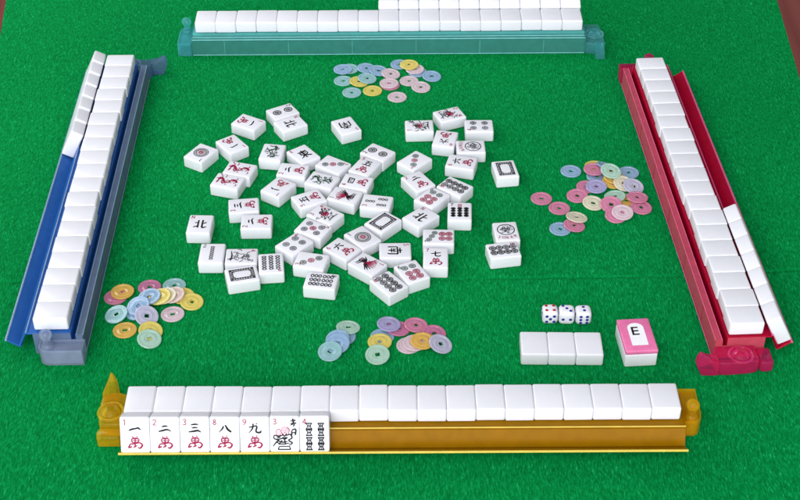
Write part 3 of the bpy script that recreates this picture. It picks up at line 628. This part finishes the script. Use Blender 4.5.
for rn,(o0,yaw) in RK.items():
    base=Matrix.Translation(place(*o0))@Matrix.Rotation(yaw,4,'Z')
    e0,e1=ENDS[rn]
    for k in range(19):
        lab=('face-down blank tile in the row on the %s rack, '%rn)+(f'at {nth(k,19,e0,e1)}' if k in (0,18) else nth(k,19,e0,e1) if k<10 else nth(18-k,19,e1,e0))
        o=tile_obj('mahjong_tile',lab,f'face-down row of tiles along the {rn} rack')
        o.matrix_world=base@Matrix.Translation(Vector((k+.5,H/2+random.uniform(-.028,.028),ZL))*S)@Matrix.Rotation(random.uniform(-.008,.008),4,'Z')
    n=10 if rn=='teal' else 7
    pitch=1.007
    x0=-.05 if rn=='teal' else -.02
    for k in range(n):
        if rn=='yellow': lab=HL[k]
        else:
            lab=f'blank-backed tile leaning in the outer tray of the {rn} rack, '+(f'at {nth(k,n,e0,"other")}' if k==0 else (nth(k,n,e0,'other') if k<n-1 else 'last of its row'))
        o=tile_obj('mahjong_tile',lab,f'tiles leaning in the tray of the {rn} rack')
        # local axes: tile +x along the rack, tile +y up the slope, tile +z (face) towards the player
        u=Vector((0,math.cos(TILT),math.sin(TILT))); nrm=Vector((0,-math.sin(TILT),math.cos(TILT))); ax=Vector((1,0,0))
        c=Vector((x0+(k+.5)*pitch,-.585,.385))+u*(H/2+.012)+nrm*.03
        Mx=Matrix((ax,u,nrm)).transposed().to_4x4(); Mx.translation=(c+u*random.uniform(0,.015))*S
        o.matrix_world=base@Mx@Matrix.Rotation(R(SAW[rn])+random.uniform(-.006,.006),4,'Z')
        if rn=='yellow': add_face(o,HAND[k])
# ---------------------------------------------------------------- dice and dealer marker
def die(x,y,rz,top,front,label):
    s=.61
    b=box_bm(-s/2,s/2,-s/2,s/2,0,s,.17,5); o=link('die',b,M['tile']); tag(o,label,'die','three dice in a row'); o.location=place(x,y,.003); o.rotation_euler=(0,0,rz)
    P={1:[(0,0)],2:[(-.14,0),(.14,0)],3:[(-.14,.14),(0,0),(.14,-.14)],4:[(a,c) for a in(-.14,.14) for c in(-.13,.13)],5:[(a,c) for a in(-.14,.14) for c in(-.13,.13)]+[(0,0)],6:[(a,c) for a in(-.12,.12) for c in(-.15,0,.15)]}
    P[20]=[(0,.1),(.02,-.1)]
    def face(n,mt,mx):
        ik=Ink(.0015)
        for px,py in P[n]: ik.ring(px,py,0,.062,mt,14)
        q=ik.done('pips',o); q.matrix_local=mx
    s2=s/2*S
    face(top[0],top[1],Matrix.Translation((0,0,s*S)))
    face(front[0],front[1],Matrix.Translation((0,-s2,s2))@Matrix.Rotation(math.pi/2,4,'X'))
    face(3,'blue',Matrix.Translation((s2,0,s2))@Matrix.Rotation(math.pi/2,4,'Z')@Matrix.Rotation(math.pi/2,4,'X'))
    face(6,'blue',Matrix.Translation((-s2,0,s2))@Matrix.Rotation(-math.pi/2,4,'Z')@Matrix.Rotation(math.pi/2,4,'X'))
die(5.695,40.76,R(1),(4,'pip_red'),(5,'blue'),'left die of the row, with four red pips on top')
die(6.325,40.73,R(-2),(3,'blue'),(2,'blue'),'middle die of the row, with three blue pips on top')
die(6.955,40.71,R(1.5),(20,'blue'),(6,'blue'),'right die of the row, with two blue pips on top and six in front')
pk,nt,b_=nm('pink_plastic'); n=noise(nt,120,3,.5,objcoord(nt)); r=ramp(nt,n.outputs['Fac'],[(.3,srgb(222,110,160)),(.7,srgb(232,124,172))]); nt.links.new(r.outputs['Color'],b_.inputs['Base Color']); b_.inputs['Roughness'].default_value=.35
bx=empty('dealer_marker',place(8.75,39.03),R(4.2)); tag(bx,'white and pink dealer marker box with a letter E in its arched window','dealer marker')
b=box_bm(-.6,.6,-.9,.9,.004,.62,.07,3); link('base_box',b,M['tile'],bx)
b=box_bm(-.605,.605,-.905,.905,.6,.80,.06,3); lid=link('lid',b,pk,bx)
ik=Ink(.804); AR=[(-.3,-.6),(.3,-.6)]+[(.3*math.cos(a),.36+.27*math.sin(a)*1.0) for a in [math.pi*k/14 for k in range(15)]]
M['panel']=mat_ink('white_panel',srgb(232,231,236)); ik.poly(AR,'panel'); w=ik.done('window_panel',lid)
ik=Ink(.81); ik.text('E','black',-.06,.16,.46,R(0),.02); ik.done('letter',lid)
# ---------------------------------------------------------------- chips
def chip_mesh():
    bm=bmesh.new(); n=48; R0=.455; TH=.075
    def sq(k,h):
        a=2*math.pi*k/n; c,s=math.cos(a),math.sin(a); m=h/max(abs(c),abs(s)); return c*m,s*m
    def ring(r,z): return [bm.verts.new(Vector((r*math.cos(2*math.pi*k/n),r*math.sin(2*math.pi*k/n),z))*S) for k in range(n)]
    def sring(h,z): return [bm.verts.new(Vector((*sq(k,h),z))*S) for k in range(n)]
    rs=[sring(.085,0),ring(R0-.02,0),ring(R0,.02),ring(R0,TH-.02),ring(R0-.02,TH),ring(R0-.085,TH),ring(R0-.1,TH-.022),ring(.24,TH-.022),ring(.225,TH-.013),ring(.205,TH-.013),ring(.19,TH-.022),sring(.105,TH-.028),sring(.1,TH-.016),sring(.085,TH-.016)]
    for v in bm.verts: v.co.z*=.85
    for a,b in zip(rs,rs[1:]+rs[:1]):
        for k in range(n):
            j=(k+1)%n; bm.faces.new((a[k],a[j],b[j],b[k]))
    bmesh.ops.recalc_face_normals(bm,faces=bm.faces)
    me=bpy.data.meshes.new('chip'); bm.to_mesh(me); bm.free()
    for p in me.polygons: p.use_smooth=True
    return me
base_chip=chip_mesh()
b=bmesh.new(); b.from_mesh(base_chip)
for e in b.edges:
    if len(e.link_faces)==2 and e.calc_face_angle(0)>R(38): e.smooth=False
b.to_mesh(base_chip); b.free()
CM={}
for col,x,y,z,sa,sb,label,grp in COINS:
    if col not in CM:
        CM[col]=base_chip.copy(); CM[col].materials.clear(); CM[col].materials.append(M['chip_'+col])
    o=bpy.data.objects.new('chip',CM[col]); COL.objects.link(o); tag(o,label,'chip',grp)
    nrm=Vector((-sa,-sb,1)).normalized()
    q=Vector((0,0,1)).rotation_difference(nrm)
    o.matrix_world=Matrix.Translation(place(x,y,z+.004))@q.to_matrix().to_4x4()@Matrix.Rotation(random.uniform(0,1.57),4,'Z')
# ---------------------------------------------------------------- setting
def lerp_x(y,t):
    l=-20.63+(66.36-y)*.137; r=19.76-(66.2-y)*.0726; return l+(r-l)*t
CR=[(-22,43.0),(-11.5,43.155),(0,43.185),(11.5,43.4),(15.1,43.7),(24,44.4)]
def crease(x):
    for (a,p),(c,q) in zip(CR,CR[1:]):
        if a<=x<=c: return p+(q-p)*(x-a)/(c-a)
    return CR[-1][1]
rows=[(26+k*1.0,None) for k in range(16)]+[(None,d) for d in ((-.5,0),(-.2,.012),(-.07,.03),(-.02,-.07),(.02,-.07),(.07,.02),(.2,.01),(.5,0))]+[(45+k,None) for k in range(34)]
bm=bmesh.new(); G=[]; NX=60
for yy,d in rows:
    row=[]
    for i in range(NX+1):
        if d is None: x=lerp_x(yy,i/NX); row.append(bm.verts.new(Vector((x*S,(yy-OY)*S,0))))
        else:
            x=lerp_x(43.2,i/NX); y=crease(x)+d[0]+.015*math.sin(x*2.1)+.01*math.sin(x*5.3); k=.55+.45*math.sin(x*1.3+1)*math.sin(x*.37); row.append(bm.verts.new(Vector((x*S,(y-OY)*S,d[1]*k*S))))
    G.append(row)
for a,c in zip(G,G[1:]):
    for i in range(NX): bm.faces.new((a[i],a[i+1],c[i+1],c[i]))
fl=link('felt_cloth',bm,felt_mat()); tag(fl,kind='structure')
wd=wood_mat('dark_wood',srgb(26,11,9),srgb(38,17,13)); 
bm=bmesh.new(); P=[(lerp_x(22,0)+.1,22),(lerp_x(22,1)+.5,22),(lerp_x(80,1)+.5,80),(lerp_x(80,0)+.1,80)]
prism_z(P,-1.4,-.08,bm); tb=link('table_top',bm,wd,None,False); tag(tb,kind='structure')
bm=bmesh.new()
for (y0,y1) in ((22,80),):
    P=[(lerp_x(y0,0)-.02,y0),(lerp_x(y0,0)+.32,y0),(lerp_x(y1,0)+.32,y1),(lerp_x(y1,0)-.02,y1)]; prism_z(P,.003,.02,bm)
hm,nt,b_=nm('faded_hem'); n=noise(nt,300,3,.6,objcoord(nt)); r=ramp(nt,n.outputs['Fac'],[(.3,srgb(96,130,84)),(.7,srgb(140,160,118))]); nt.links.new(r.outputs['Color'],b_.inputs['Base Color']); b_.inputs['Roughness'].default_value=.9
he=link('felt_hem',bm,hm,None,False); tag(he,kind='structure')
bm=bmesh.new(); vs=[bm.verts.new(Vector((x,y,-.72))) for x,y in ((-3,-3),(3,-3),(3,4),(-3,4))]; bm.faces.new(vs)
fo=link('floor',bm,wood_mat('red_brown_floor',srgb(128,62,56),srgb(150,80,72),5,.5),None,False); tag(fo,kind='structure')
# ---------------------------------------------------------------- light, camera
w=bpy.data.worlds.new('World'); sc.world=w; w.use_nodes=True
bg=w.node_tree.nodes['Background']; bg.inputs['Color'].default_value=(.93,.95,1,1); bg.inputs['Strength'].default_value=1
nt=w.node_tree; tc=nt.nodes.new('ShaderNodeTexCoord'); dp=nt.nodes.new('ShaderNodeVectorMath'); dp.operation='DOT_PRODUCT'
dp.inputs[1].default_value=Vector((-.18,-1,.2)).normalized(); nt.links.new(tc.outputs['Generated'],dp.inputs[0])
mr=mapr(nt,dp.outputs['Value'],.1,.95,.14,2.6); mr.interpolation_type='SMOOTHSTEP'; nt.links.new(mr.outputs[0],bg.inputs['Strength'])
def area(name,loc,target,size,power,col=(1,1,1),sy=None):
    l=bpy.data.lights.new(name,'AREA'); l.energy=power; l.color=col; l.size=size
    if sy: l.shape='RECTANGLE'; l.size_y=sy
    o=bpy.data.objects.new(name,l); COL.objects.link(o); o.location=loc
    o.rotation_euler=(Vector(target)-Vector(loc)).to_track_quat('-Z','Y').to_euler(); return o
area('softbox_front',(-.3,-1.35,1.05),(0,-.05,0),.75,9.5,(1,.99,.985))
area('softbox_back',(-1.05,.8,.95),(-.2,.1,0),.7,10,(.98,.99,1))
cam=bpy.data.cameras.new('camera'); cam.sensor_width=36; cam.lens=1413.2615/800*36; cam.clip_start=.01; cam.clip_end=50
co=bpy.data.objects.new('camera',cam); COL.objects.link(co); sc.camera=co
co.matrix_world=Matrix.Translation(place(0,0,35.50653))@Matrix.Rotation(math.pi/2-.66691683,4,'X')@Matrix.Rotation(-.00186014,4,'Z')
sc.view_settings.view_transform='Standard'; sc.view_settings.look='None'; sc.view_settings.exposure=0; sc.view_settings.gamma=1
sc.cycles.transparent_max_bounces=24; sc.cycles.max_bounces=10
sc.cycles.use_denoising=True
